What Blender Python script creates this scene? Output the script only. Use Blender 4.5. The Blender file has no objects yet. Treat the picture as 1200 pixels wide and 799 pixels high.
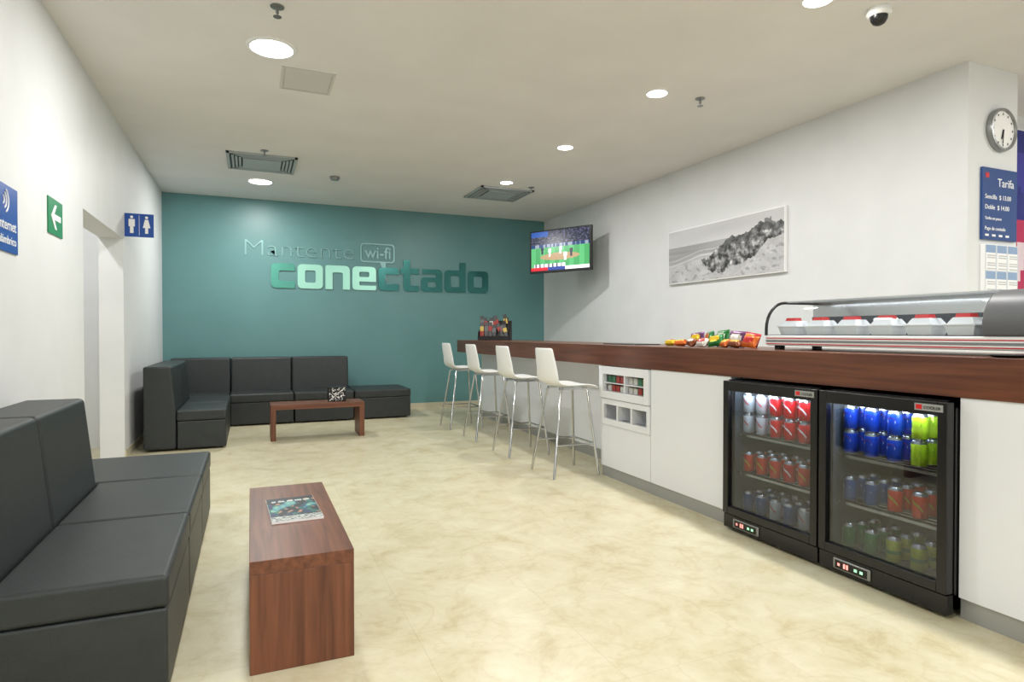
import bpy, bmesh, math, random
from mathutils import Vector, Matrix, noise
random.seed(7)
D = bpy.data
scene = bpy.context.scene
COL = scene.collection

def lin(c):
    c = c/255.0
    return c/12.92 if c <= 0.04045 else ((c+0.055)/1.055)**2.4
def rgb(r,g,b): return (lin(r),lin(g),lin(b),1.0)

# ------------------------------------------------------------------ materials
def mat(name, col, rough=0.5, metal=0.0, emit=None, es=0.0, coat=0.0, spec=None):
    m = D.materials.new(name); m.use_nodes = True
    b = m.node_tree.nodes['Principled BSDF']
    b.inputs['Base Color'].default_value = col
    b.inputs['Roughness'].default_value = rough
    b.inputs['Metallic'].default_value = metal
    if emit:
        b.inputs['Emission Color'].default_value = emit
        b.inputs['Emission Strength'].default_value = es
    if coat: b.inputs['Coat Weight'].default_value = coat
    if spec is not None: b.inputs['Specular IOR Level'].default_value = spec
    return m

def noise_mat(name, c1, c2, scale=5, rough=0.5, detail=4, stretch=(1,1,1), bump=0.0, bscale=60, lo=0.3, hi=0.7, metal=0.0, distort=0.0, spec=None):
    m = mat(name, c1, rough, metal, spec=spec)
    nt = m.node_tree; b = nt.nodes['Principled BSDF']
    tc = nt.nodes.new('ShaderNodeTexCoord'); mp = nt.nodes.new('ShaderNodeMapping')
    mp.inputs['Scale'].default_value = stretch
    nt.links.new(tc.outputs['Object'], mp.inputs['Vector'])
    n = nt.nodes.new('ShaderNodeTexNoise'); n.inputs['Scale'].default_value = scale
    n.inputs['Detail'].default_value = detail; n.inputs['Distortion'].default_value = distort
    nt.links.new(mp.outputs[0], n.inputs['Vector'])
    cr = nt.nodes.new('ShaderNodeValToRGB')
    cr.color_ramp.elements[0].position = lo; cr.color_ramp.elements[0].color = c1
    cr.color_ramp.elements[1].position = hi; cr.color_ramp.elements[1].color = c2
    nt.links.new(n.outputs['Fac'], cr.inputs[0]); nt.links.new(cr.outputs[0], b.inputs['Base Color'])
    if bump:
        n2 = nt.nodes.new('ShaderNodeTexNoise'); n2.inputs['Scale'].default_value = bscale
        nt.links.new(tc.outputs['Object'], n2.inputs['Vector'])
        bp = nt.nodes.new('ShaderNodeBump'); bp.inputs['Strength'].default_value = bump; bp.inputs['Distance'].default_value = 0.005
        nt.links.new(n2.outputs['Fac'], bp.inputs['Height']); nt.links.new(bp.outputs[0], b.inputs['Normal'])
    return m

M_wall = noise_mat('wall_paint', rgb(219,221,222), rgb(224,226,227), 3, 0.55, bump=0.05, bscale=150)
M_ceil = noise_mat('ceiling_paint', rgb(225,223,221), rgb(231,229,227), 2, 0.7)
M_teal = noise_mat('teal_paint', rgb(93,138,139), rgb(98,143,144), 2, 0.4, bump=0.04, bscale=150)
M_white = mat('white_laminate', rgb(230,233,238), 0.25)
M_whiteplastic = mat('white_plastic', rgb(238,240,240), 0.3)
M_kick = mat('kick_aluminium', rgb(170,172,172), 0.4, 0.5)
M_chrome = mat('chrome', rgb(200,202,204), 0.18, 1.0)
M_steel = mat('brushed_steel', rgb(150,152,152), 0.35, 0.9)
M_black = mat('black_plastic', rgb(14,14,16), 0.3)
M_blackm = mat('black_matte', rgb(18,18,20), 0.6)
M_dark = mat('dark_gap', rgb(40,40,42), 0.7)
M_blue = mat('sign_blue', rgb(18,74,160), 0.35)
M_green = mat('sign_green', rgb(20,130,80), 0.35)
M_signw = mat('sign_white', rgb(245,245,245), 0.4)
M_red = mat('red_plastic', rgb(200,30,35), 0.35)
M_grey = mat('grey_housing', rgb(92,94,98), 0.4)
M_sofa = noise_mat('black_leatherette', rgb(38,43,44), rgb(44,49,50), 12, 0.45, bump=0.25, bscale=260)
M_letlit = mat('letter_metal_lit', rgb(165,222,204), 0.3, 0.5)  # lit copy of the letter metal, reflected light painted into the colour
M_letunlit = mat('letter_metal_unlit', rgb(52,112,108), 0.2, 0.7)  # unlit copy of the same letter metal, darker by colour
M_lethalf = mat('letter_metal_half_lit', rgb(85,158,142), 0.25, 0.6)  # half-lit copy of the same letter metal, light put in the colour
M_silver = mat('letter_silver', rgb(132,172,172), 0.35, 0.35)

def wood(name, stretch, c1=rgb(86,48,32), c2=rgb(130,79,54), rough=0.38):
    return noise_mat(name, c1, c2, 3.0, rough, 8, stretch, lo=0.30, hi=0.74, distort=0.4)
W_y = wood('walnut_grain_y', (14,0.7,14)); W_x = wood('walnut_grain_x', (0.7,14,14)); W_z = wood('walnut_grain_z', (14,14,0.7))
C_y = wood('counter_walnut', (12,0.5,12), rgb(78,42,28), rgb(118,70,47), 0.3)

def floor_mat():
    m = mat('cream_marble_tile', rgb(214,200,160), 0.32, spec=0.4)
    nt = m.node_tree; L = nt.links; b = nt.nodes['Principled BSDF']
    tc = nt.nodes.new('ShaderNodeTexCoord')
    n1 = nt.nodes.new('ShaderNodeTexNoise'); n1.inputs['Scale'].default_value=4.0; n1.inputs['Detail'].default_value=12; n1.inputs['Roughness'].default_value=0.72; n1.inputs['Distortion'].default_value=0.4
    L.new(tc.outputs['Object'], n1.inputs['Vector'])
    cr = nt.nodes.new('ShaderNodeValToRGB')
    e = cr.color_ramp.elements
    e[0].position=0.30; e[0].color=rgb(186,172,134)
    e[1].position=0.64; e[1].color=rgb(214,208,182)
    x = e.new(0.46); x.color=rgb(204,196,165)
    L.new(n1.outputs['Fac'], cr.inputs[0])
    n2 = nt.nodes.new('ShaderNodeTexNoise'); n2.inputs['Scale'].default_value=3.0; n2.inputs['Detail'].default_value=9; n2.inputs['Distortion'].default_value=0.7
    L.new(tc.outputs['Object'], n2.inputs['Vector'])
    cv = nt.nodes.new('ShaderNodeValToRGB'); v=cv.color_ramp.elements
    v[0].position=0.475; v[0].color=(0,0,0,1); v[1].position=0.525; v[1].color=(0,0,0,1); q=v.new(0.5); q.color=(1,1,1,1)
    L.new(n2.outputs['Fac'], cv.inputs[0])
    mx = nt.nodes.new('ShaderNodeMixRGB'); mx.inputs['Color2'].default_value=rgb(178,158,110)
    mm = nt.nodes.new('ShaderNodeMath'); mm.operation='MULTIPLY'; mm.inputs[1].default_value=0.2
    L.new(cv.outputs[0], mm.inputs[0]); L.new(mm.outputs[0], mx.inputs['Fac']); L.new(cr.outputs[0], mx.inputs['Color1'])
    br = nt.nodes.new('ShaderNodeTexBrick'); br.offset=0.0
    br.inputs['Color1'].default_value=(1,1,1,1); br.inputs['Color2'].default_value=(0.96,0.96,0.95,1); br.inputs['Mortar'].default_value=(0.84,0.82,0.76,1)
    br.inputs['Scale'].default_value=1.0; br.inputs['Mortar Size'].default_value=0.0018; br.inputs['Brick Width'].default_value=0.6; br.inputs['Row Height'].default_value=0.6
    L.new(tc.outputs['Object'], br.inputs['Vector'])
    m2 = nt.nodes.new('ShaderNodeMixRGB'); m2.blend_type='MULTIPLY'; m2.inputs['Fac'].default_value=0.75
    L.new(mx.outputs[0], m2.inputs['Color1']); L.new(br.outputs['Color'], m2.inputs['Color2'])
    L.new(m2.outputs[0], b.inputs['Base Color'])
    return m
M_floor = floor_mat()

def glass_mat(name, tint=(0.95,0.97,0.97,1), gl=0.08, fr=True):
    m = D.materials.new(name); m.use_nodes=True; nt=m.node_tree
    for n in list(nt.nodes): nt.nodes.remove(n)
    o=nt.nodes.new('ShaderNodeOutputMaterial'); t=nt.nodes.new('ShaderNodeBsdfTransparent'); g=nt.nodes.new('ShaderNodeBsdfGlossy')
    t.inputs[0].default_value=tint; g.inputs['Roughness'].default_value=0.02
    mx=nt.nodes.new('ShaderNodeMixShader'); mx.inputs[0].default_value=gl
    nt.links.new(t.outputs[0],mx.inputs[1]); nt.links.new(g.outputs[0],mx.inputs[2]); nt.links.new(mx.outputs[0],o.inputs[0])
    return m
M_glass = glass_mat('clear_glass'); M_fglass = glass_mat('fridge_glass',(0.74,0.77,0.80,1),0.07)
M_acryl = glass_mat('acrylic',(0.95,0.97,0.98,1),0.05)

def attr_mat(name, rough=0.4, emit=0.0):
    m = mat(name,(1,1,1,1),rough); nt=m.node_tree; b=nt.nodes['Principled BSDF']
    a=nt.nodes.new('ShaderNodeAttribute'); a.attribute_name='Col'
    nt.links.new(a.outputs['Color'], b.inputs['Base Color'])
    if emit:
        nt.links.new(a.outputs['Color'], b.inputs['Emission Color']); b.inputs['Emission Strength'].default_value=emit
    return m
M_print = attr_mat('printed_paper',0.45); M_screen = attr_mat('tv_screen',0.2,1.1)

def emis(name,col,s):
    return mat(name,(0.8,0.8,0.8,1),0.5,emit=col,es=s)
M_lamp = emis('downlight_diffuser',(1,0.99,0.97,1),14)

# ------------------------------------------------------------------ builders
def link(o, parent=None):
    COL.objects.link(o)
    if parent: o.parent = parent
    return o
def empty(name, loc=(0,0,0), rotz=0):
    e = D.objects.new(name,None); e.empty_display_size=0.1; e.location=loc; e.rotation_euler=(0,0,rotz); COL.objects.link(e); return e

def mesh_obj(name, verts, faces, mats, idx=None, parent=None, smooth=False, bevel=0, seg=2, solid=0, subsurf=0):
    me=D.meshes.new(name); me.from_pydata(verts,[],faces); me.update()
    if not isinstance(mats,(list,tuple)): mats=[mats]
    for m in mats: me.materials.append(m)
    if idx:
        for p,i in zip(me.polygons,idx): p.material_index=i
    bm=bmesh.new(); bm.from_mesh(me); bmesh.ops.recalc_face_normals(bm,faces=bm.faces); bm.to_mesh(me); bm.free()
    if smooth:
        for p in me.polygons: p.use_smooth=True
    o=D.objects.new(name,me); link(o,parent)
    if solid:
        s=o.modifiers.new('solid','SOLIDIFY'); s.thickness=solid; s.offset=0
    if subsurf:
        s=o.modifiers.new('sub','SUBSURF'); s.levels=subsurf; s.render_levels=subsurf
    if bevel:
        s=o.modifiers.new('bevel','BEVEL'); s.width=bevel; s.segments=seg; s.limit_method='ANGLE'
        if not smooth:
            for p in me.polygons: p.use_smooth=True
            w=o.modifiers.new('wn','WEIGHTED_NORMAL'); w.keep_sharp=False
    return o

def boxes(name, bl, mats, parent=None, bevel=0, seg=2):
    V=[];F=[];I=[]
    for b in bl:
        x0,x1,y0,y1,z0,z1=b[:6]; i=b[6] if len(b)>6 else 0
        k=len(V)
        V+=[(x0,y0,z0),(x1,y0,z0),(x1,y1,z0),(x0,y1,z0),(x0,y0,z1),(x1,y0,z1),(x1,y1,z1),(x0,y1,z1)]
        F+=[tuple(k+j for j in f) for f in ((0,3,2,1),(4,5,6,7),(0,1,5,4),(1,2,6,5),(2,3,7,6),(3,0,4,7))]
        I+=[i]*6
    return mesh_obj(name,V,F,mats,I,parent,bevel=bevel,seg=seg)

def lathe(profile, seg=24, mi=None):
    V=[];F=[];I=[]
    n=len(profile)
    for r,z in profile:
        for s in range(seg):
            a=2*math.pi*s/seg; V.append((r*math.cos(a),r*math.sin(a),z))
    for k in range(n-1):
        for s in range(seg):
            F.append((k*seg+s,k*seg+(s+1)%seg,(k+1)*seg+(s+1)%seg,(k+1)*seg+s)); I.append(mi[k] if mi else 0)
    F.append(tuple(range(seg))[::-1]); I.append(mi[0] if mi else 0)
    F.append(tuple((n-1)*seg+s for s in range(seg))); I.append(mi[-1] if mi else 0)
    return V,F,I
def lathe_obj(name, profile, mats, loc=(0,0,0), rot=(0,0,0), parent=None, seg=32, mi=None, bevel=0):
    V,F,I=lathe(profile,seg,mi)
    o=mesh_obj(name,V,F,mats,I,parent,smooth=True)
    o.location=loc; o.rotation_euler=rot
    m=o.modifiers.new('es','EDGE_SPLIT'); m.split_angle=math.radians(35)
    return o
def tube(name, pts, r, m, parent=None, cyclic=False, res=6):
    c=D.curves.new(name,'CURVE'); c.dimensions='3D'; c.bevel_depth=r; c.bevel_resolution=res//2; c.use_fill_caps=True
    s=c.splines.new('POLY'); s.points.add(len(pts)-1)
    for p,q in zip(s.points,pts): p.co=(*q,1)
    s.use_cyclic_u=cyclic
    o=D.objects.new(name,c); c.materials.append(m)
    me=mesh_from(o,name); 
    return me_to_obj(me,name,m,parent,True)
def mesh_from(o,name):
    COL.objects.link(o); bpy.context.view_layer.update()
    dg=bpy.context.evaluated_depsgraph_get()
    me=D.meshes.new_from_object(o.evaluated_get(dg)); me.name=name
    COL.objects.unlink(o); D.objects.remove(o)
    return me
def me_to_obj(me,name,m,parent=None,smooth=False):
    me.materials.clear(); me.materials.append(m)
    for p in me.polygons: p.material_index=0; p.use_smooth=smooth
    o=D.objects.new(name,me); return link(o,parent)
def text(name, s, size, m, loc, rot, parent=None, ext=0.002, offset=0.0, align='LEFT', width=None, height_sx=1.0):
    c=D.curves.new(name,'FONT'); c.body=s; c.size=size; c.extrude=ext; c.offset=offset; c.align_x=align; c.resolution_u=4
    o=D.objects.new(name,c); me=mesh_from(o,name)
    if width:
        xs=[v.co.x for v in me.vertices]; k=width/(max(xs)-min(xs)); x0=min(xs)
        for v in me.vertices: v.co.x=(v.co.x-x0)*k
    ob=me_to_obj(me,name,m,parent); ob.location=loc; ob.rotation_euler=rot
    return ob
def flat_shape(name, loops, m, loc, rot, parent=None, ext=0.01):
    c=D.curves.new(name,'CURVE'); c.dimensions='2D'; c.fill_mode='BOTH'; c.extrude=ext
    for lp in loops:
        s=c.splines.new('POLY'); s.points.add(len(lp)-1)
        for p,q in zip(s.points,lp): p.co=(q[0],q[1],0,1)
        s.use_cyclic_u=True
    o=D.objects.new(name,c); me=mesh_from(o,name)
    ob=me_to_obj(me,name,m,parent); ob.location=loc; ob.rotation_euler=rot
    return ob
def fillet(poly, r, n=5):
    out=[]; N=len(poly)
    for i,p in enumerate(poly):
        rr = p[2] if len(p)>2 else r
        P=Vector(p[:2]); A=Vector(poly[i-1][:2]); B=Vector(poly[(i+1)%N][:2])
        if rr<=0: out.append(tuple(P)); continue
        a=(A-P).normalized(); b=(B-P).normalized()
        rr=min(rr,(A-P).length*0.49,(B-P).length*0.49)
        s=P+a*rr; e=P+b*rr
        for k in range(n+1):
            t=k/n; q=(1-t)**2*s+2*t*(1-t)*P+t*t*e; out.append((q.x,q.y))
    return out
def rrect(x0,y0,x1,y1,r): return fillet([(x0,y0),(x1,y0),(x1,y1),(x0,y1)],r)
def circle2(cx,cy,r,n=20): return [(cx+r*math.cos(2*math.pi*k/n),cy+r*math.sin(2*math.pi*k/n)) for k in range(n)]

def panel(name,w,h,nx,ny,fn,m,loc,rot,parent=None):
    V=[];F=[]
    for j in range(ny+1):
        for i in range(nx+1): V.append((w*(i/nx-0.5),h*(j/ny-0.5),0))
    for j in range(ny):
        for i in range(nx):
            a=j*(nx+1)+i; F.append((a,a+1,a+nx+2,a+nx+1))
    me=D.meshes.new(name); me.from_pydata(V,[],F); me.materials.append(m)
    ca=me.color_attributes.new('Col','FLOAT_COLOR','CORNER')
    k=0
    for j in range(ny):
        for i in range(nx):
            r,g,b=fn((i+.5)/nx,(j+.5)/ny)
            c=(lin(max(0,min(255,r))),lin(max(0,min(255,g))),lin(max(0,min(255,b))),1)
            for q in range(4): ca.data[k].color=c; k+=1
    o=D.objects.new(name,me); link(o,parent); o.location=loc; o.rotation_euler=rot
    return o
R90=math.pi/2
ROT_BACK=(R90,0,0); ROT_LEFT=(R90,0,R90); ROT_RIGHT=(R90,0,-R90)
N=lambda x,y,z=0: noise.noise(Vector((x,y,z)))

# ------------------------------------------------------------------ room shell
H=3.13; XL=-1.11; XR=4.70; YB=9.65
boxes('floor',[(-3.2,8.2,-4.2,9.95,-0.1,0)],M_floor)
boxes('ceiling',[(-3.2,8.2,-4.2,9.95,H,H+0.1)],M_ceil)
boxes('wall_back',[(XL-0.2,XR+0.58,YB,YB+0.2,0,H)],M_teal)
DY0,DY1,DZ=5.32,6.85,2.1
boxes('wall_left',[(XL-0.2,XL,-4,DY0,0,H),(XL-0.2,XL,DY1,YB,0,H),(XL-0.2,XL,DY0,DY1,DZ,H)],M_wall)
boxes('wall_corridor',[(-2.9,-2.7,4.4,7.6,0,H),(-2.7,XL-0.2,4.2,4.4,0,H),(-2.7,XL-0.2,7.6,7.8,0,H)],M_wall)
boxes('wall_right',[(XR,XR+0.58,2.78,YB,0,H)],M_wall)
boxes('wall_annex',[(XR+0.58,8.0,3.3,3.5,0,H),(8.0,8.2,-4,3.5,0,H)],M_wall)
boxes('wall_front',[(XL-0.2,8.2,-4.2,-4.0,2.85,H),(XL-0.2,-0.6,-4.2,-4.0,0,2.85),(7.5,8.2,-4.2,-4.0,0,2.85)],M_wall)
wn=[]
for k in range(6):
    x=-0.6+8.1*k/5; wn.append((x-0.03 if k else x, x+0.03 if k<5 else x,-4.15,-4.05,0,2.85))
wn+=[(-0.6,7.5,-4.15,-4.05,2.79,2.85),(-0.6,7.5,-4.15,-4.05,0,0.08)]
fill_win=empty('added_fill_window')  # unseen glazed storefront, added behind the camera to let in soft fill light
boxes('frame',wn,M_steel,fill_win)
boxes('glass',[(-0.6,7.5,-4.105,-4.095,0.08,2.79)],M_glass,fill_win)
M_base = mat('baseboard_cream', rgb(200,194,170),0.35)
boxes('baseboard_back',[(XL,XR,YB-0.012,YB,0,0.08)],M_base)
boxes('baseboard_left',[(XL,XL+0.012,-4,DY0,0,0.08),(XL,XL+0.012,DY1,YB-0.012,0,0.08)],M_base)
boxes('baseboard_right',[(XR-0.012,XR,2.78,YB-0.012,0,0.08)],M_base)

def annex(u,v):
    if v>0.45: return (30,40,130) if N(u*3,v*3)<0.2 else (60,60,160)
    return (190,40,90) if N(u*6,v*4)<0.1 else (230,210,220)
ap=empty('wall_poster')
boxes('board',[(5.6,7.2,3.28,3.3,1.5,3.0)],M_signw,ap)
panel('print',1.58,1.48,30,30,annex,M_print,(6.4,3.279,2.25),ROT_BACK,ap)

# ------------------------------------------------------------------ wall lettering
sign=empty('wall_lettering')
text('mantente','Mantente',0.34,M_silver,(-0.07,YB-0.010,2.32),ROT_BACK,sign,ext=0.004,offset=-0.008,width=1.53)
bub=fillet([(1.56,2.29),(1.86,2.29,0),(1.95,2.02,0),(1.95,2.29,0),(2.09,2.29),(2.09,2.585),(1.56,2.585)],0.06)
bin_=rrect(1.58,2.31,2.07,2.565,0.045)
flat_shape('speech_bubble',[bub,bin_],M_silver,(0,YB-0.010,0),ROT_BACK,sign,0.004)
text('wifi','wi-fi',0.25,M_silver,(1.625,YB-0.010,2.36),ROT_BACK,sign,ext=0.004,offset=0.003,width=0.40)
ht=0.36; st=0.105
def L_c(w): return [fillet([(0,0,.07),(w,0,0.02),(w,st,0),(st,st,.03),(st,ht-st,.03),(w-st*0.0,ht-st,0),(w,ht,.05),(0,ht,.07)],0)]
def L_o(w): return [rrect(0,0,w,ht,.07), rrect(st,st*0.85,w-st,ht-st*0.85,.03)]
def L_n(w): return [fillet([(0,0,0),(st,0,0),(st,ht-st,.02),(w-st,ht-st,.03),(w-st,0,0),(w,0,0),(w,ht,.08),(0,ht,.03)],0)]
def L_e(w): return [fillet([(0,0,.07),(w,0,.02),(w,.07,0),(st,.07,.02),(st,.13,0),(w,.13,0),(w,ht,.07),(0,ht,.07)],0), rrect(st,.20,w-st,ht-.08,.02)]
def L_t(w): return [fillet([(0.04,0,.06),(w,0,.02),(w,st*0.85,0),(0.04+st,st*0.85,.02),(0.04+st,ht-.09,0),(w,ht-.09,0),(w,ht,0),(0.04+st,ht,0),(0.04+st,ht+.13,0),(0.04,ht+.13,0),(0.04,ht,0),(-.01,ht,0),(-.01,ht-.09,0),(0.04,ht-.09,0)],0)]
def L_a(w): return [fillet([(0,0,.06),(w,0,0),(w,ht,.08),(0.02,ht,.02),(0.02,ht-.08,0),(w-st,ht-.08,.02),(w-st,.23,0),(0,.23,.05)],0), rrect(st,.075,w-st,.16,.02)]
def L_d(w): return [fillet([(0,0,.07),(w,0,0),(w,ht+.13,0),(w-st,ht+.13,0),(w-st,ht,0),(0,ht,.07)],0), rrect(st,st*0.85,w-st,ht-st*0.85,.03)]
seq=[('c',L_c,.33),('o',L_o,.36),('n',L_n,.36),('e',L_e,.36),('c',L_c,.32),('t',L_t,.29),('a',L_a,.35),('d',L_d,.36),('o',L_o,.36)]
x=0.28
for i,(ch,fn,w) in enumerate(seq):
    m = M_lethalf if i==0 else (M_letlit if i in (1,2,3) else M_letunlit)  # brightness of the reflections painted letter by letter
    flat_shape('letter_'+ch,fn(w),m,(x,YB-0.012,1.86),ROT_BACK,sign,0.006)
    x+=w+0.036

# ------------------------------------------------------------------ sofas
def sofa_seat(par,x0,x1,y0,y1):
    boxes('seat_base',[(x0+.004,x1-.004,y0+.004,y1-.004,0.02,0.30)],M_sofa,par,bevel=0.012,seg=2)
    boxes('seat_cushion',[(x0,x1,y0,y1,0.302,0.41)],M_sofa,par,bevel=0.018,seg=4)
    boxes('feet',[(x0+.05,x0+.1,y0+.05,y0+.1,0,0.03),(x1-.1,x1-.05,y0+.05,y0+.1,0,0.03),(x0+.05,x0+.1,y1-.1,y1-.05,0,0.03),(x1-.1,x1-.05,y1-.1,y1-.05,0,0.03)],M_black,par)
def sofa_back(par,a0,a1,wallpos,frontbase,fronttop,axis,name='backrest',ztop=0.86):
    pr=[(wallpos,0.02),(frontbase,0.02),(frontbase,0.40),(fronttop,ztop),(wallpos,ztop)]
    V=[]
    for a in (a0,a1):
        for p,z in pr: V.append((p,a,z) if axis=='y' else (a,p,z))
    n=5; F=[tuple(range(n)),tuple(range(n,2*n))[::-1]]+[(i,(i+1)%n,n+(i+1)%n,n+i) for i in range(n)]
    return mesh_obj(name,V,F,M_sofa,None,par,bevel=0.022,seg=4)
g=0.004
s1=empty('modular_sofa')
for y0,y1 in ((2.28,3.06),(3.06,3.84)):
    sofa_seat(s1,-0.745,-0.25,y0+g,y1-g)
    sofa_back(s1,y0+g,y1-g,-1.06,-0.75,-0.80,'y')
ot=empty('ottoman'); sofa_seat(ot,-1.04,-0.25,3.845+g,4.59)
s2=empty('modular_sofa')
for y0,y1 in ((7.07,7.84),(7.84,8.62)):
    sofa_seat(s2,-0.695,-0.235,y0+g,y1-g)
    sofa_back(s2,y0+g,y1-g,-0.99,-0.70,-0.74,'y')
sofa_seat(s2,-0.98,-0.25-g,8.63,9.15)
for x0,x1 in ((-0.25,0.53),(0.53,1.31)):
    sofa_seat(s2,x0+g,x1-g,8.63,9.15)
for x0,x1 in ((-0.98,-0.25),(-0.25,0.53),(0.53,1.31)):
    sofa_back(s2,x0+g,x1-g,9.50,9.155,9.20,'x')
ot2=empty('ottoman'); sofa_seat(ot2,1.315+g,2.10,8.63,9.42)

# ------------------------------------------------------------------ coffee tables
TY=2.325
t1=empty('coffee_table')
boxes('top',[(-0.008,0.35,TY,3.44,0.35,0.40)],W_y,t1,bevel=0.002)
boxes('end_panel_near',[(-0.008,0.35,TY,TY+.05,0,0.35)],W_z,t1,bevel=0.002)
boxes('end_panel_far',[(-0.008,0.35,3.39,3.44,0,0.35)],W_z,t1,bevel=0.002)
t2=empty('coffee_table')
boxes('top',[(0.20,1.22,7.28,7.66,0.345,0.40)],W_x,t2,bevel=0.002)
boxes('end_panel_left',[(0.20,0.255,7.28,7.66,0,0.345)],W_z,t2,bevel=0.002)
boxes('end_panel_right',[(1.165,1.22,7.28,7.66,0,0.345)],W_z,t2,bevel=0.002)

def magf(u,v):
    if v>0.90: return (28,38,48) 
    if 0.81<v<0.87 and .1<u<.9: return (190,200,200) if int(u*22)%4 else (40,50,60)
    if v<0.18: return (196,200,196) if (N(u*14,v*60)>-0.05) else (70,80,84)
    if v<0.22: return (30,35,40)
    n=N(u*3.2,v*4.0,3); n2=N(u*9,v*9,8)
    if n>0.22: return (90+80*n2,150+60*n2,155)
    if n>-0.02: return (38,84+70*n2,92)
    return (140+90*n2,120,100) if n2>0.15 else (26,34,40)
mg=empty('magazine')
boxes('pages',[(-0.105,0.105,-0.19,0.19,0,0.010)],M_signw,mg)
panel('cover',0.208,0.378,60,100,magf,M_print,(0,0,0.0105),(0,0,0),mg)
mg.location=(0.175,2.94,0.4005); mg.rotation_euler=(0,0,0.04)
def boxf(u,v):
    return (235,235,235) if (abs(N(u*5,v*5,4))<0.06 or abs(u-v)<.04 ) else (14,14,16)
bx=empty('brochure_box',(0.93,7.47,0.4))
boxes('body',[(-0.10,0.10,-0.05,0.05,0,0.17)],M_black,bx,bevel=0.004)
panel('print',0.18,0.15,30,26,boxf,M_print,(0,-0.0515,0.085),ROT_BACK,bx)

# ------------------------------------------------------------------ counter
XF=2.72
FY0,FY1=1.64,2.965
ct=empty('bar_counter')
boxes('wood_top',[(XF,3.45,0.2,8.42,0.93,1.10)],C_y,ct,bevel=0.003)
boxes('front_panels',[(XF+.01,XF+.03,FY1+.005,3.795,0.09,0.93),(XF+.01,XF+.03,3.80,4.50,0.09,0.44),
   (XF+.01,XF+.03,0.2,FY0-.005,0.09,0.93),(XF+.03,3.40,4.48,4.50,0.09,0.93),(XF+.03,3.40,FY1+.005,FY1+.02,0.02,0.93),(XF+.03,3.40,FY0-.02,FY0-.005,0.02,0.93),
   (XF+.03,3.40,0.2,0.22,0.09,0.93),(3.40,3.42,0.2,8.30,0.0,0.93)],M_white,ct,bevel=0.0015)
boxes('knee_panel',[(3.05,3.07,4.50,8.30,0.10,0.93),(3.07,3.40,8.28,8.30,0.0,0.93)],M_white,ct)
boxes('knee_kick',[(3.06,3.07,4.50,8.30,0,0.10)],M_kick,ct)
boxes('kickboard',[(XF+.025,XF+.035,FY1+.005,4.50,0,0.09),(XF+.025,XF+.035,0.2,FY0-.005,0,0.09),(XF+.035,3.06,4.49,4.50,0,0.09)],M_kick,ct)
X0=XF-0.012
fr=[(X0,XF+.03,3.80,3.86,0.66,0.925),(X0,XF+.03,4.44,4.50,0.66,0.925),(X0,XF+.03,3.86,4.44,0.86,0.925),(X0,XF+.03,3.86,4.44,0.66,0.72),
    (X0+.012,XF+.2,4.13,4.145,0.72,0.86),(X0+.012,XF+.12,3.86,4.44,0.785,0.792),(XF+.2,XF+.21,3.8,4.5,0.44,0.92)]
fr+=[(XF,XF+.03,3.80,3.84,0.44,0.655),(XF,XF+.03,4.44,4.50,0.44,0.655),(XF,XF+.03,3.84,4.44,0.44,0.49),(XF,XF+.03,3.84,4.44,0.61,0.655),
     (XF,XF+.2,4.03,4.05,0.49,0.61),(XF,XF+.2,4.23,4.25,0.49,0.61),(XF+.03,XF+.2,3.80,4.5,0.44,0.45)]
boxes('dispenser_frame',fr,M_white,ct,bevel=0.002)
cols=[mat('pack_red',rgb(150,50,45),.5),mat('pack_green',rgb(50,110,80),.5),mat('pack_brown',rgb(110,70,40),.5),mat('pack_teal',rgb(90,150,150),.5),mat('pack_grey',rgb(190,190,185),.5),mat('pack_dark',rgb(50,50,60),.5),mat('pack_yellow',rgb(190,165,80),.5)]
pk=[]
for z0 in (0.722,0.794):
    for k in range(9):
        y=3.875+k*0.062
        if abs(y+.025-4.137)<0.04: continue
        pk.append((XF+.03,XF+.11,y,y+0.05,z0,z0+0.045+0.01*random.random(),random.randrange(7)))
boxes('packets',pk,cols,ct)

boxes('counter_mat',[(2.9,3.15,4.25,4.75,1.10,1.108)],M_black,bevel=0.003)
lathe_obj('serving_tray',[(0.0,0),(0.05,0),(0.07,0.010),(0.067,0.011),(0.047,0.004),(0.0,0.004)],M_blackm,(2.81,1.50,1.101))

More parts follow.
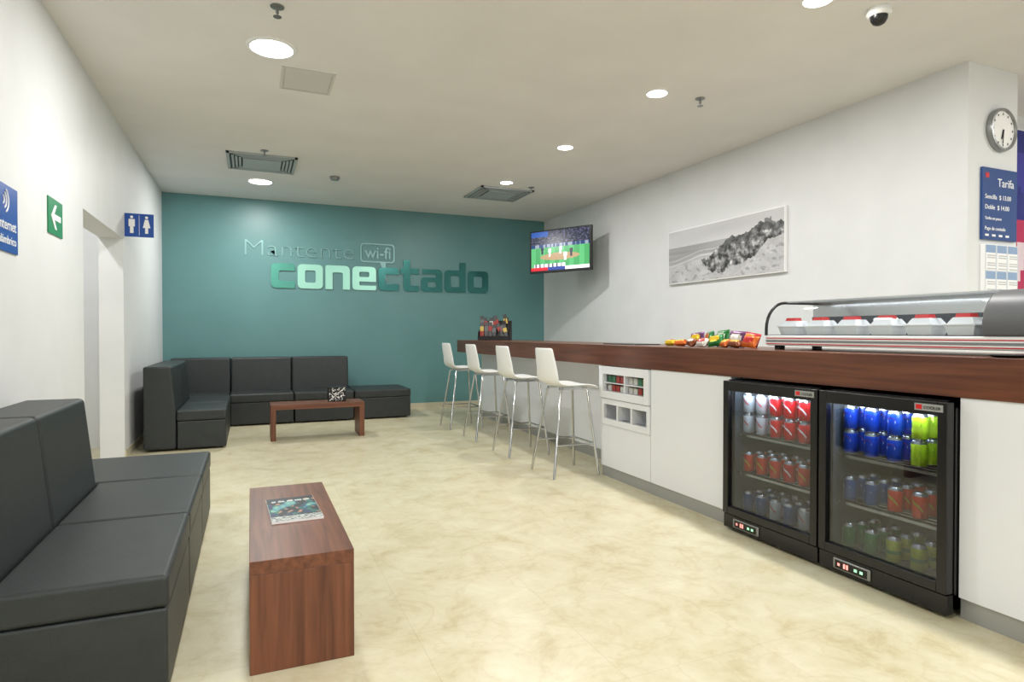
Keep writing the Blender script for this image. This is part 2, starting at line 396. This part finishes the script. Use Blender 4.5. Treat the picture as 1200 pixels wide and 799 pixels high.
# ------------------------------------------------------------------ bar stools
def stool(x,y,rz=0):
    e=empty('bar_stool',(x,y,0),rz)
    pr=[(0.205,0.735),(0.185,0.755),(0.10,0.757),(0.0,0.75),(-0.10,0.75),(-0.16,0.765),(-0.195,0.81),(-0.215,0.88),(-0.232,0.97),(-0.245,1.05),(-0.248,1.075)]
    ny=10; V=[];F=[]
    for k,(px,pz) in enumerate(pr):
        hw=0.205 if k<7 else 0.205-0.012*(k-6)
        for j in range(ny+1):
            s=j/ny*2-1
            bend=s*s
            dz=0.018*bend if 1<k<6 else 0
            dx=0.035*bend if k>6 else (0.015*bend if k==6 else 0)
            V.append((px+dx,s*hw,pz+dz))
    for k in range(len(pr)-1):
        for j in range(ny):
            a=k*(ny+1)+j; F.append((a,a+1,a+ny+2,a+ny+1))
    mesh_obj('seat_shell',V,F,M_whiteplastic,None,e,smooth=True,solid=0.014,subsurf=1)
    feet=[(0.195,0.215),(0.195,-0.215),(-0.225,0.215),(-0.225,-0.215)]
    tops=[(0.13,0.13),(0.13,-0.13),(-0.12,0.13),(-0.12,-0.13)]
    for (fx,fy),(tx,ty) in zip(feet,tops):
        tube('leg',[(fx,fy,0.006),(tx,ty,0.715),(tx*0.75,ty*0.8,0.738)],0.011,M_chrome,e)
    def at(i,z):
        f,t=feet[i],tops[i]; k=z/0.715
        return (f[0]+(t[0]-f[0])*k, f[1]+(t[1]-f[1])*k, z)
    tube('footrest',[at(0,.27),at(1,.27)],0.010,M_chrome,e)
    tube('footrest',[at(0,.27),at(2,.27)],0.008,M_chrome,e)
    tube('footrest',[at(1,.27),at(3,.27)],0.008,M_chrome,e)
    boxes('seat_mount',[(-0.12,0.13,-0.12,-0.10,0.722,0.742),(-0.12,0.13,0.10,0.12,0.722,0.742)],M_chrome,e)
for y in (4.68,5.62,6.56,7.50): stool(2.492,y)

# ------------------------------------------------------------------ fridges
M_canmetal=mat('can_metal',rgb(200,202,205),0.25,0.9)
def canm(n,r,g,b): return mat(n,rgb(r,g,b),0.3,0.25)
cm={'silver':canm('can_silver',190,194,198),'red':canm('can_red',205,20,28),'blue':canm('can_blue',20,60,170),'lime':canm('can_lime',170,200,40),
    'orange':canm('can_orange',215,60,30),'green':canm('can_green',30,120,60),'yellow':canm('can_yellow',170,180,50),'navy':canm('can_navy',40,80,140),'white':mat('can_white',rgb(240,240,240),.35)}
keys=list(cm); matlist=[M_canmetal]+[cm[k] for k in keys]
def kid(k): return 1+keys.index(k)
def cans(name,items,par):
    V=[];F=[];I=[]
    for (cx,cy,cz,c) in items:
        col=kid(c); band={'yellow':'green'}.get(c,c)
        prof=[(0.024,0),(0.033,0.010),(0.033,0.045),(0.033,0.062),(0.033,0.108),(0.027,0.119),(0.027,0.122)]
        mi=[0,col,kid(band),col,0,0,0]
        v,f,i=lathe(prof,14,mi); k=len(V)
        V+=[(a+cx,b+cy,z+cz) for a,b,z in v]; F+=[tuple(k+q for q in ff) for ff in f]; I+=i
        def patch(fn_z, cc, nn=8, rad=0.0336):
            k=len(V)
            for s in range(nn+1):
                y0,z0,y1,z1=fn_z(s/nn)
                for yy,zz in ((y0,z0),(y1,z1)):
                    V.append((cx-math.sqrt(rad**2-yy*yy),cy+yy,cz+0.072+zz))
            for s in range(nn):
                F.append((k+2*s,k+2*s+1,k+2*s+3,k+2*s+2)); I.append(kid(cc))
        def disc(cc,z0,z1,R=0.0195,rad=.0336):
            def fz(t):
                zz=z0+(z1-z0)*t; w=math.sqrt(max(0,R*R-zz*zz)); return (-w,zz,w,zz)
            patch(fz,cc,8,rad)
        if c=='blue':
            disc('red',0.005,0.0195); disc('white',-0.006,0.005)
        elif c in ('red','orange'):
            patch(lambda t:(-.026+.052*t, -.030+.060*t+.006*math.sin(t*6.3)-.005, -.026+.052*t, -.030+.060*t+.006*math.sin(t*6.3)+.006),'white' if c=='red' else 'yellow',10)
        elif c=='silver':
            patch(lambda t:(-.022+.044*t, -.020+.045*t-.004, -.022+.044*t, -.020+.045*t+.005),'red',8)
        elif c=='lime':
            disc('green',-.008,.008,.022)
        elif c in ('green','yellow'):
            disc('yellow' if c=='green' else 'green',-.012,.012,.020)
        elif c=='navy':
            disc('white',-.004,.006,.018)
    return mesh_obj(name,V,F,matlist,I,par,smooth=True)
M_fin=mat('fridge_liner',rgb(60,66,74),0.4)
M_led=emis('fridge_led',(0.75,0.88,1,1),9)
M_disp=emis('red_digits',(1,0.05,0.03,1),1.2); M_dg=emis('green_led',(0.1,1,0.4,1),0.9)
FX=2.66
def fridge(ya,yb,rows,stack):
    e=empty('bar_fridge')
    boxes('cabinet',[(FX+.05,3.20,ya,ya+.03,.04,.915),(FX+.05,3.20,yb-.03,yb,.04,.915),(3.17,3.20,ya,yb,.04,.915),(FX+.05,3.2,ya,yb,.885,.915),(FX+.05,3.2,ya,yb,.04,.10)],M_black,e)
    boxes('liner',[(FX+.06,3.16,ya+.031,ya+.04,.10,.88),(FX+.06,3.16,yb-.04,yb-.031,.10,.88),(3.155,3.168,ya+.03,yb-.03,.10,.885),(FX+.06,3.16,ya+.03,yb-.03,.10,.115),(FX+.06,3.16,ya+.03,yb-.03,.872,.885)],M_fin,e)
    fw=0.045
    boxes('door_frame',[(FX,FX+.045,ya+.003,ya+fw,.105,.91),(FX,FX+.045,yb-fw,yb-.003,.105,.91),(FX,FX+.045,ya+fw,yb-fw,.85,.91),(FX,FX+.045,ya+fw,yb-fw,.105,.15)],M_black,e,bevel=0.004)
    boxes('door_glass',[(FX+.018,FX+.024,ya+fw,yb-fw,.15,.85)],M_fglass,e)
    boxes('base_grille',[(FX+.01,FX+.05,ya+.003,yb-.003,.018,.10)],M_black,e,bevel=0.003)
    boxes('feet',[(FX+.08,FX+.12,ya+.05,ya+.09,0,.04),(FX+.08,FX+.12,yb-.09,yb-.05,0,.04),(3.1,3.14,ya+.05,ya+.09,0,.04),(3.1,3.14,yb-.09,yb-.05,0,.04)],M_black,e)
    ym=yb-.19
    boxes('control_panel',[(FX+.000,FX+.012,ym-.10,ym+.10,.034,.088)],M_steel,e,bevel=0.006)
    boxes('display',[(FX-.002,FX+.001,ym-.085,ym+.085,.042,.080)],M_black,e)
    boxes('digits',[(FX-.0035,FX-.002,ym+.012,ym+.022,.05,.073,0),(FX-.0035,FX-.002,ym+.028,ym+.038,.05,.073,0),(FX-.0035,FX-.002,ym-.065,ym-.05,.055,.068,1),(FX-.0035,FX-.002,ym-.035,ym-.02,.055,.068,1),(FX-.0035,FX-.002,ym+.058,ym+.07,.055,.068,0)],[M_disp,M_dg],e)
    boxes('badge',[(FX-.002,FX,ya+.02,ya+.14,.867,.897,0),(FX-.003,FX-.002,ya+.108,ya+.134,.872,.892,1)],[M_kick,M_red],e)
    text('badge_text','COOLER',0.018,M_black,(FX-.004,ya+.100,.875),ROT_RIGHT,e,ext=0.0004)
    zs=[.118,.355,.59]
    sh=[]
    for z in zs[1:]:
        for k in range(9):
            xx=FX+.09+k*.05; sh.append((xx,xx+.004,ya+.04,yb-.04,z-.006,z-.002))
        sh.append((FX+.08,FX+.086,ya+.04,yb-.04,z-.014,z))
    boxes('wire_shelves',sh,M_chrome,e)
    boxes('led_strip',[(FX+.07,FX+.085,ya+.06,yb-.06,.862,.871)],M_led,e)
    it=[]
    for r,(z,row) in enumerate(zip(zs,rows)):
        n=len(row); 
        for k,c in enumerate(row):
            cy=yb-0.085-k*(yb-ya-0.17)/(n-1)
            for dpt in range(3):
                cx=FX+.13+dpt*.085
                it.append((cx,cy+random.uniform(-.004,.004),z,c))
                if r in stack: it.append((cx,cy,z+.1225,c))
    cans('drink_cans',it,e)
    l=D.lights.new('fridge_light','AREA'); l.shape='RECTANGLE'; l.size=0.03; l.size_y=yb-ya-.14; l.energy=2.8; l.color=(0.8,0.9,1)
    lo=D.objects.new('fridge_light',l); lo.location=(FX+.08,(ya+yb)/2,.858); lo.rotation_euler=(0,math.radians(-35),0); link(lo,e)
fridge(2.28,FY1,[['navy','navy','silver','navy','silver','navy'],['orange','orange','orange','red','orange','orange'],['silver','silver','red','red','red','red']],(2,))
fridge(FY0,2.275,[['green','green','yellow','yellow','yellow'],['navy','navy','orange','orange','orange'],['blue','blue','blue','lime','lime']],(2,))

# ------------------------------------------------------------------ display case on the counter
dc=empty('refrigerated_display_case')
ya,yb=1.66,2.86
def prof_pts(off=0):
    P=[(2.90+off,1.185)]
    for k in range(0,9):
        a=math.pi-k*math.pi/16
        P.append((2.90+off+0.15*(1+math.cos(a)), 1.225+(0.160-off)*math.sin(a)))
    P.append((3.30-off,1.225+0.160-off))
    return P
P=prof_pts()
V=[(p[0],y,p[1]) for y in (ya,yb) for p in P]; n=len(P)
mesh_obj('curved_glass',V,[(i,i+1,n+i+1,n+i) for i in range(n-1)],M_acryl,None,dc,smooth=True)
def endcap(name,y0,y1,m,off=0.0,bev=0.004):
    Q=prof_pts(off)+[(3.30-off,1.185)]
    n=len(Q); V=[(p[0],y,p[1]) for y in (y0,y1) for p in Q]
    F=[tuple(range(n)),tuple(range(n,2*n))[::-1]]+[(i,(i+1)%n,n+(i+1)%n,n+i) for i in range(n)]
    return mesh_obj(name,V,F,m,None,dc,bevel=bev)
endcap('compressor_housing',1.27,1.655,M_grey,-0.004,0.01)
tube('arch_frame',[(p[0],yb-.003,p[1]) for p in P],0.009,M_black,dc)
boxes('base',[(2.90,3.30,1.27,yb,1.125,1.185)],M_whiteplastic,dc,bevel=0.008)
boxes('stripes',[(2.8985,2.901,1.27,yb,1.133,1.138,0),(2.8985,2.901,1.27,yb,1.166,1.171,0),(2.8985,2.901,1.27,yb,1.146,1.158,1)],[M_red,M_steel],dc)
boxes('feet',[(2.93,2.97,1.3,1.34,1.10,1.125),(2.93,2.97,yb-.08,yb-.04,1.10,1.125),(3.24,3.28,1.3,1.34,1.10,1.125),(3.24,3.28,yb-.08,yb-.04,1.10,1.125)],M_blackm,dc)
boxes('top_rail',[(3.17,3.31,ya,yb,1.386,1.394),(3.295,3.31,ya,yb,1.185,1.386),(3.042,3.052,ya,yb,1.383,1.391)],M_chrome,dc)
M_tray=mat('tray_liner_dark',rgb(58,62,68),.4)
boxes('well',[(2.92,3.29,ya,yb,1.185,1.189),(3.285,3.29,ya,yb,1.189,1.30)],M_tray,dc)
V=[];F=[];I=[]
def frus(x0,x1,y0,y1,z0,z1,ins,mi):
    k=len(V)
    V.extend([(x0,y0,z0),(x1,y0,z0),(x1,y1,z0),(x0,y1,z0),(x0+ins,y0+ins,z1),(x1-ins,y0+ins,z1),(x1-ins,y1-ins,z1),(x0+ins,y1-ins,z1)])
    F.extend([tuple(k+j for j in f) for f in ((0,3,2,1),(4,5,6,7),(0,1,5,4),(1,2,6,5),(2,3,7,6),(3,0,4,7))]); I.extend([mi]*6)
for cy in (2.77,2.575,2.375,2.175,1.98,1.79):
    frus(2.985,3.095,cy-.055,cy+.055,1.19,1.235,-.012,0)
    frus(2.968,3.112,cy-.072,cy+.072,1.235,1.241,0,0)
    frus(2.98,3.10,cy-.06,cy+.06,1.241,1.272,.018,2)
    frus(3.00,3.06,cy-.034,cy+.034,1.272,1.290,.004,1)
mesh_obj('food_trays',V,F,[M_whiteplastic,M_red,mat('clear_lid',rgb(205,210,215),.15)],I,dc)
l=D.lights.new('case_light','AREA'); l.shape='RECTANGLE'; l.size=.03; l.size_y=1.1; l.energy=1.0; l.color=(.9,.95,1)
lo=D.objects.new('case_light',l); lo.location=(3.18,2.26,1.375); link(lo,dc)

# ------------------------------------------------------------------ snack bags
sc=[rgb(205,100,30),rgb(30,110,50),rgb(215,180,40),rgb(180,35,35),rgb(90,45,90),rgb(80,140,50),rgb(120,60,30),rgb(210,205,195)]
sm=[mat('foil_%d'%i,c,0.3,0.3) for i,c in enumerate(sc)]
V=[];F=[];I=[]
def bag(cx,cy,yaw,tilt,w,h,c,c2,roll=0):
    nx,nz=10,10; Mx=Matrix.Rotation(yaw,4,'Z')@Matrix.Rotation(tilt,4,'Y')@Matrix.Rotation(roll,4,'X')
    pts=[];k0=len(V)
    for side in (-1,1):
        k=k0+len(pts)
        for j in range(nz+1):
            for i in range(nx+1):
                u=i/nx*2-1; v=j/nz*2-1
                d=0.024*(max(0,(1-abs(v)**2.5)))**.6*(max(0,1-u**4))**.6+0.002*math.sin(u*25)*(1-abs(v))
                pts.append(Mx@Vector((side*d,u*w/2,v*h/2)))
        for j in range(nz):
            for i in range(nx):
                a=k+j*(nx+1)+i; F.append((a,a+1,a+nx+2,a+nx+1)); I.append(c2 if (j-5)**2+((i-5)*.8)**2<8 else c)
    zm=min(p.z for p in pts)
    for p in pts: V.append((p.x+cx,p.y+cy,p.z-zm+1.101))
random.seed(5)
for (x,y,w,h,t,c,c2) in ((2.97,3.06,.115,.085,.45,0,3),(2.95,3.17,.11,.06,1.2,6,2),(3.05,3.13,.12,.095,.3,3,2),(2.97,3.28,.115,.07,.9,0,2),(3.06,3.27,.12,.11,.2,4,7),
      (2.98,3.39,.11,.09,.5,1,2),(3.07,3.42,.12,.115,.2,1,7),(2.96,3.50,.10,.075,.8,7,3),(3.05,3.54,.12,.11,.3,1,0),(2.97,3.63,.11,.07,.9,6,7),(3.06,3.68,.12,.10,.3,4,2),
      (2.98,3.77,.10,.055,1.2,0,2),(2.99,3.90,.10,.05,1.3,2,3),(3.06,3.84,.11,.06,1.1,1,7)):
    bag(x,y,random.uniform(-.4,.4),t,w,h,c,c2,random.uniform(-.2,.2))
mesh_obj('snack_bags',V,F,sm,I,smooth=True)

# ------------------------------------------------------------------ brochure rack at far end
rk=empty('brochure_rack',(3.08,7.85,1.10),-0.5)
boxes('rack',[(-.22,.22,-.12,.12,0,.02),(-.22,-.21,-.12,.12,.02,.12),(.21,.22,-.12,.12,.02,.12),(-.22,.22,.10,.12,.02,.27),(-.22,.22,-.13,-.12,.0,.06),(-.22,.22,-.01,0.0,.02,.15)],M_blackm,rk)
V=[];F=[];I=[]
bc=[cols[0],cols[1],M_blue,cols[4],cols[6],M_black,M_grey]
random.seed(11)
for r,(yy,z0) in enumerate(((-.06,.03),(.05,.12))):
    for k in range(7):
        xx=-.17+k*.056; a=random.uniform(-.35,.35); hh=.20+random.uniform(-.03,.05)
        Mx=Matrix.Translation((xx,yy,z0))@Matrix.Rotation(a,4,'Y')@Matrix.Rotation(-.2,4,'X')
        z=0
        for seg_,mi_ in ((.45,random.choice([5,5,6,0])),(.3,random.choice([0,1,3,4,6])),(.25,5)):
            z1=z+hh*seg_; kk=len(V)
            for q in ((-.025,-.010,z),(.025,-.010,z),(.025,.010,z),(-.025,.010,z),(-.025,-.010,z1),(.025,-.010,z1),(.025,.010,z1),(-.025,.010,z1)): V.append(tuple(Mx@Vector(q)))
            F+=[tuple(kk+j for j in f) for f in ((0,3,2,1),(4,5,6,7),(0,1,5,4),(1,2,6,5),(2,3,7,6),(3,0,4,7))]; I+=[mi_]*6
            z=z1
mesh_obj('brochures',V,F,bc,I,rk)

# ------------------------------------------------------------------ TV
tv=empty('wall_tv',(4.13,7.97,2.40),math.atan2(-0.98,0.52))
def tvf(u,v):
    if v<0.09: return (190,30,45) if u<.3 else ((40,60,130) if u<.6 else (215,215,225))
    if v<0.16 and .05<u<.6: return (225,225,230) if int(u*40)%3 else (60,60,80)
    if v>0.66:
        if v>0.86 and u<.3: return (30,70,140)
        n=N(u*30,v*30,2); return (40+80*n,44+60*n,62+80*n)
    if v>0.58: return (24,50,95) if N(u*14,1)>0 else (120,130,145)
    for (px,py,c) in ((.33,.45,(235,235,240)),(.52,.5,(190,190,200)),(.70,.42,(50,45,60)),(.6,.33,(225,225,230)),(.2,.52,(30,34,56))):
        w=.020*(1.2 if v>py else .8)
        if abs(u-px)<w and abs(v-py)<.10: return c
    if ((u-.5)/.34)**2+((v-.34)/.09)**2<1: return (150,125,95)
    return (58,135,80) if int(u*12)%2 else (74,152,96)
boxes('body',[(-.54,.54,0.0,.045,-.315,.315)],M_black,tv,bevel=0.006)
panel('screen',1.02,.575,110,60,tvf,M_screen,(0,-.0015,0.008),ROT_BACK,tv)
boxes('mount_plate',[(-.12,.12,.045,.065,-.1,.1)],M_steel,tv)
tube('wall_arm',[(4.17,7.99,2.40),(4.45,8.15,2.40),(4.69,8.05,2.40)],0.018,M_black).name='tv_wall_bracket'

# ------------------------------------------------------------------ BW beach picture (right wall)
pc=empty('beach_photo_canvas')
boxes('canvas',[(XR-.036,XR-.004,4.37,6.14,1.78,2.41)],M_signw,pc,bevel=0.003)
def sm01(a,b,x):
    t=max(0,min(1,(x-a)/(b-a))); return t*t*(3-2*t)
def pf(u,v):
    def L(x): return (x,x,x*1.01)
    fb=lambda s: N(u*s*1.6,v*s*.6,1)+.6*N(u*s*3.2,v*s*1.2,5)+.4*N(u*s*7,v*s*2.6,9)
    edge=0.05*N(u*9,0,1)+.04*N(u*26,0,4)+.02*N(u*70,0,4)
    top=0.38+0.30*sm01(.34,.62,u)+.14*sm01(.62,.86,u)-.05*sm01(.9,1,u)+edge
    bot=0.40-0.30*sm01(.30,.46,u)+.10*sm01(.5,.62,u)+.38*sm01(.66,.98,u)+0.06*N(u*12,3,1)+.03*N(u*40,3,1)
    if u>.33 and bot<v<top:
        n=fb(14)
        if v>top-.13 and u>.5: return L(92+60*n)          # scrub on the headland
        return L(112+130*n)
    if .86<u<.91 and top<=v<top+.06: return L(120)         # small ruin on the ridge
    if v>0.68: return L(205-30*(v-.68)+12*N(u*2,v*4,7))
    hb=.30+.14*sm01(0,.4,u)+.03*N(u*6,0,2)
    if v>hb and u<.66: return L(168+16*N(u*3,v*18,6)+ (34 if abs(v-hb-.03)<.02 or abs(v-hb-.12)<.008 else 0)-30*(v-hb))
    return L(190+16*N(u*10,v*7,9)+14*N(u*50,v*30,9)-(30 if N(u*24,v*16,2)>.35 else 0))
panel('print',1.75,.61,300,104,pf,M_print,(XR-.0375,5.255,2.095),ROT_RIGHT,pc)

# ------------------------------------------------------------------ clock, price sign, leaflets on return wall
YW=2.78
ck=empty('wall_clock',(5.055,YW,2.68))
lathe_obj('rim',[(0.0,0),(.155,0),(.158,.02),(.152,.04),(.138,.042),(.135,.025),(0,.024)],M_steel,(0,0,0),ROT_BACK,ck,48)
lathe_obj('face',[(0,0),(.134,0),(.134,.003),(0,.003)],M_signw,(0,-.024,0),ROT_BACK,ck,48)
tk=[]
for k in range(12):
    a=k*math.pi/6; cx,cz=.113*math.sin(a),.113*math.cos(a); tk.append((cx-.005,cx+.005,-.0295,-.028,cz-.007,cz+.007))
boxes('ticks',tk,M_black,ck)
tube('hour_hand',[(0,-.031,0),(-.02,-.031,-.07)],.004,M_black,ck); tube('minute_hand',[(0,-.034,0),(-.012,-.034,-.105)],.003,M_black,ck)
pb=empty('price_board')
boxes('board',[(4.84,5.25,YW-.02,YW,1.875,2.395)],mat('board_blue',rgb(32,68,130),.35),pb,bevel=0.003)
boxes('logo',[(4.87,4.91,YW-.022,YW-.02,2.32,2.355)],M_red,pb)
text('title','Tarifa',.085,M_signw,(5.01,YW-.021,2.265),ROT_BACK,pb,ext=.001)
for k,(a,s) in enumerate((('Sencilla  $ 13.00',.047),('Doble  $ 14.00',.047),('Tarifas en pesos',.03),('Pago de contado',.036))):
    text('line',a,s,M_signw,(4.865,YW-.021,2.17-k*.075),ROT_BACK,pb,ext=.001)
boxes('dots',[(4.87+.08*i,4.91+.08*i,YW-.022,YW-.02,1.90,1.915) for i in range(4)],M_signw,pb)
lf=empty('leaflet_holder')
def lff(u,v):
    a=(u*3)%1; b=(v*2)%1
    if a<.08 or b<.06 or a>.92: return (205,212,220)
    if b>.7: return (140,165,200)
    return (185,188,192) if int(b*30)%3==0 and a>.2 else (240,240,242)
boxes('holder',[(4.85,5.25,YW-.03,YW,1.45,1.84)],M_signw,lf,bevel=0.003)
panel('leaflets',.39,.38,48,48,lff,M_print,(5.05,YW-.0315,1.645),ROT_BACK,lf)

# ------------------------------------------------------------------ left wall signs
gs=empty('exit_arrow_sign')
boxes('plate',[(XL,XL+.008,4.46,4.76,1.80,2.02)],M_green,gs,bevel=0.002)
flat_shape('arrow',[[(-.10,0),(-.02,.075),(.015,.075),(-.035,.018),(.10,.018),(.10,-.018),(-.035,-.018),(.015,-.075),(-.02,-.075)]],M_signw,(XL+.009,4.61,1.91),ROT_LEFT,gs,.001)
ws=empty('wifi_sign')
boxes('plate',[(XL,XL+.008,3.30,3.93,1.60,1.93)],M_blue,ws,bevel=0.002)
text('text_1','Internet',.075,M_signw,(XL+.009,3.90,1.71),ROT_LEFT,ws,ext=.001,align='RIGHT')
text('text_2','inalámbrico',.06,M_signw,(XL+.009,3.90,1.64),ROT_LEFT,ws,ext=.001,align='RIGHT')
for r in (.035,.065,.095):
    tube('wifi_arc',[(XL+.009,3.70+r*math.cos(a),1.85+r*.75*math.sin(a)) for a in [(-0.9+1.8*k/10) for k in range(11)]],.004,M_signw,ws)
    tube('wifi_arc',[(XL+.009,3.66-r*math.cos(a),1.85+r*.75*math.sin(a)) for a in [(-0.9+1.8*k/10) for k in range(11)]],.004,M_signw,ws)
rs=empty('restroom_sign')
YS=6.93
boxes('plate',[(XL,XL+.245,YS-.006,YS+.006,2.13,2.355)],M_blue,rs,bevel=0.002)
boxes('divider',[(XL+.121,XL+.124,YS-.008,YS-.006,2.145,2.34)],M_signw,rs)
def person(cx,skirt):
    lp=[circle2(cx,.080,.013)]
    if skirt: lp.append([(cx-.014,.060),(cx+.014,.060),(cx+.032,-.02),(cx+.013,-.02),(cx+.013,-.075),(cx-.013,-.075),(cx-.013,-.02),(cx-.032,-.02)])
    else: lp.append([(cx-.026,.060),(cx+.026,.060),(cx+.026,-.01),(cx+.015,-.01),(cx+.015,-.075),(cx-.015,-.075),(cx-.015,-.01),(cx-.026,-.01)])
    return lp
flat_shape('pictograms',person(.06,False)+person(.185,True),M_signw,(XL,YS-.0075,2.24),ROT_BACK,rs,.001)

# ------------------------------------------------------------------ ceiling fixtures
def lamp(x,y,r,power,name='recessed_downlight'):
    e=empty(name,(x,y,H))
    lathe_obj('trim_ring',[(r,-.002),(r*1.02,-.010),(r*1.16,-.008),(r*1.2,0),(r,0)],M_whiteplastic,(0,0,0),(0,0,0),e,40)
    lathe_obj('diffuser',[(0,-.004),(r,-.004),(r,-.001),(0,-.001)],M_lamp,(0,0,0),(0,0,0),e,32)
    l=D.lights.new('bulb','AREA'); l.shape='DISK'; l.size=2*r; l.energy=power; l.color=(1,.985,.96)
    o=D.objects.new('bulb',l); o.location=(0,0,-.012); link(o,e)
for x,y in ((3.03,2.61),(3.02,4.13),(3.02,5.70),(3.03,7.32),(3.03,1.05),(3.03,-.5),(3.03,-2.0)): lamp(x,y,.078,24)
for x,y in ((.142,4.50),(.125,8.50),(.14,.5),(.14,-2.5)): lamp(x,y,.135,42)
for x,y in ((6.2,1.0),(6.2,-2)): lamp(x,y,.135,40)
lamp(-1.95,6.1,.075,26)
M_vent=mat('vent_grey',rgb(165,172,174),.5)
M_rec=mat('vent_recess',rgb(82,92,95),.7)
def vent(x,y,sx,sy):
    e=empty('air_vent',(x,y,H))
    b=[(-sx,sx,-sy,-sy+.03,-.02,0,0),(-sx,sx,sy-.03,sy,-.02,0,0),(-sx,-sx+.03,-sy,sy,-.02,0,0),(sx-.03,sx,-sy,sy,-.02,0,0),(-sx*.55,sx*.55,-sy*.55,sy*.55,-.028,-.018,0),(-sx+.03,sx-.03,-sy+.03,sy-.03,-.006,0,1)]
    for f in (.66,.76,.86): 
        b+=[(-sx*f,sx*f,-sy*f,-sy*f+.022,-.022,-.006,0),(-sx*f,sx*f,sy*f-.022,sy*f,-.022,-.006,0),(-sx*f,-sx*f+.022,-sy*f,sy*f,-.022,-.006,0),(sx*f-.022,sx*f,-sy*f,sy*f,-.022,-.006,0)]
    boxes('grille',b,[M_vent,M_rec],e)
vent(.13,7.55,.36,.36); vent(3.17,7.95,.38,.36)
M_panel=mat('access_panel',rgb(206,204,200),.6)
boxes('ceiling_access_panel',[(.22,.60,4.77,4.79,H-.008,H),(.22,.60,5.18,5.20,H-.008,H),(.22,.24,4.79,5.18,H-.008,H),(.58,.60,4.79,5.18,H-.008,H),(.245,.575,4.795,5.175,H-.005,H)],M_panel)
def sprinkler(x,y):
    lathe_obj('ceiling_sprinkler',[(.040,0),(.040,-.005),(.010,-.010),(.008,-.03),(.011,-.038),(.005,-.045),(.005,-.058),(.024,-.060),(.024,-.063),(.001,-.064)],M_steel,(x,y,H),seg=20)
for x,y in ((.156,3.92),(3.42,4.09),(.146,7.05),(3.44,7.45)): sprinkler(x,y)
lathe_obj('smoke_detector',[(.06,0),(.06,-.02),(.045,-.04),(.001,-.045)],M_steel,(.97,7.9,H))
sc_=empty('dome_security_camera',(3.46,2.55,H))
lathe_obj('housing',[(.065,0),(.068,-.03),(.055,-.045),(.001,-.046)],M_whiteplastic,parent=sc_)
lathe_obj('dome',[(.048,-.045),(.045,-.065),(.033,-.085),(.015,-.095),(.001,-.097)],M_black,parent=sc_)

# ------------------------------------------------------------------ world, camera
w=D.worlds.new('World'); scene.world=w; w.use_nodes=True
w.node_tree.nodes['Background'].inputs[0].default_value=(.95,.97,1,1); w.node_tree.nodes['Background'].inputs[1].default_value=1.2
cam=D.cameras.new('Camera'); co=D.objects.new('Camera',cam); COL.objects.link(co)
cam.sensor_width=36; cam.lens=722/1200*36
co.location=(0,0,1.2); co.rotation_euler=(math.radians(90-0.75),0,math.radians(-23.0))
scene.camera=co
scene.view_settings.view_transform='Standard'; scene.view_settings.look='None'; scene.view_settings.exposure=0.03
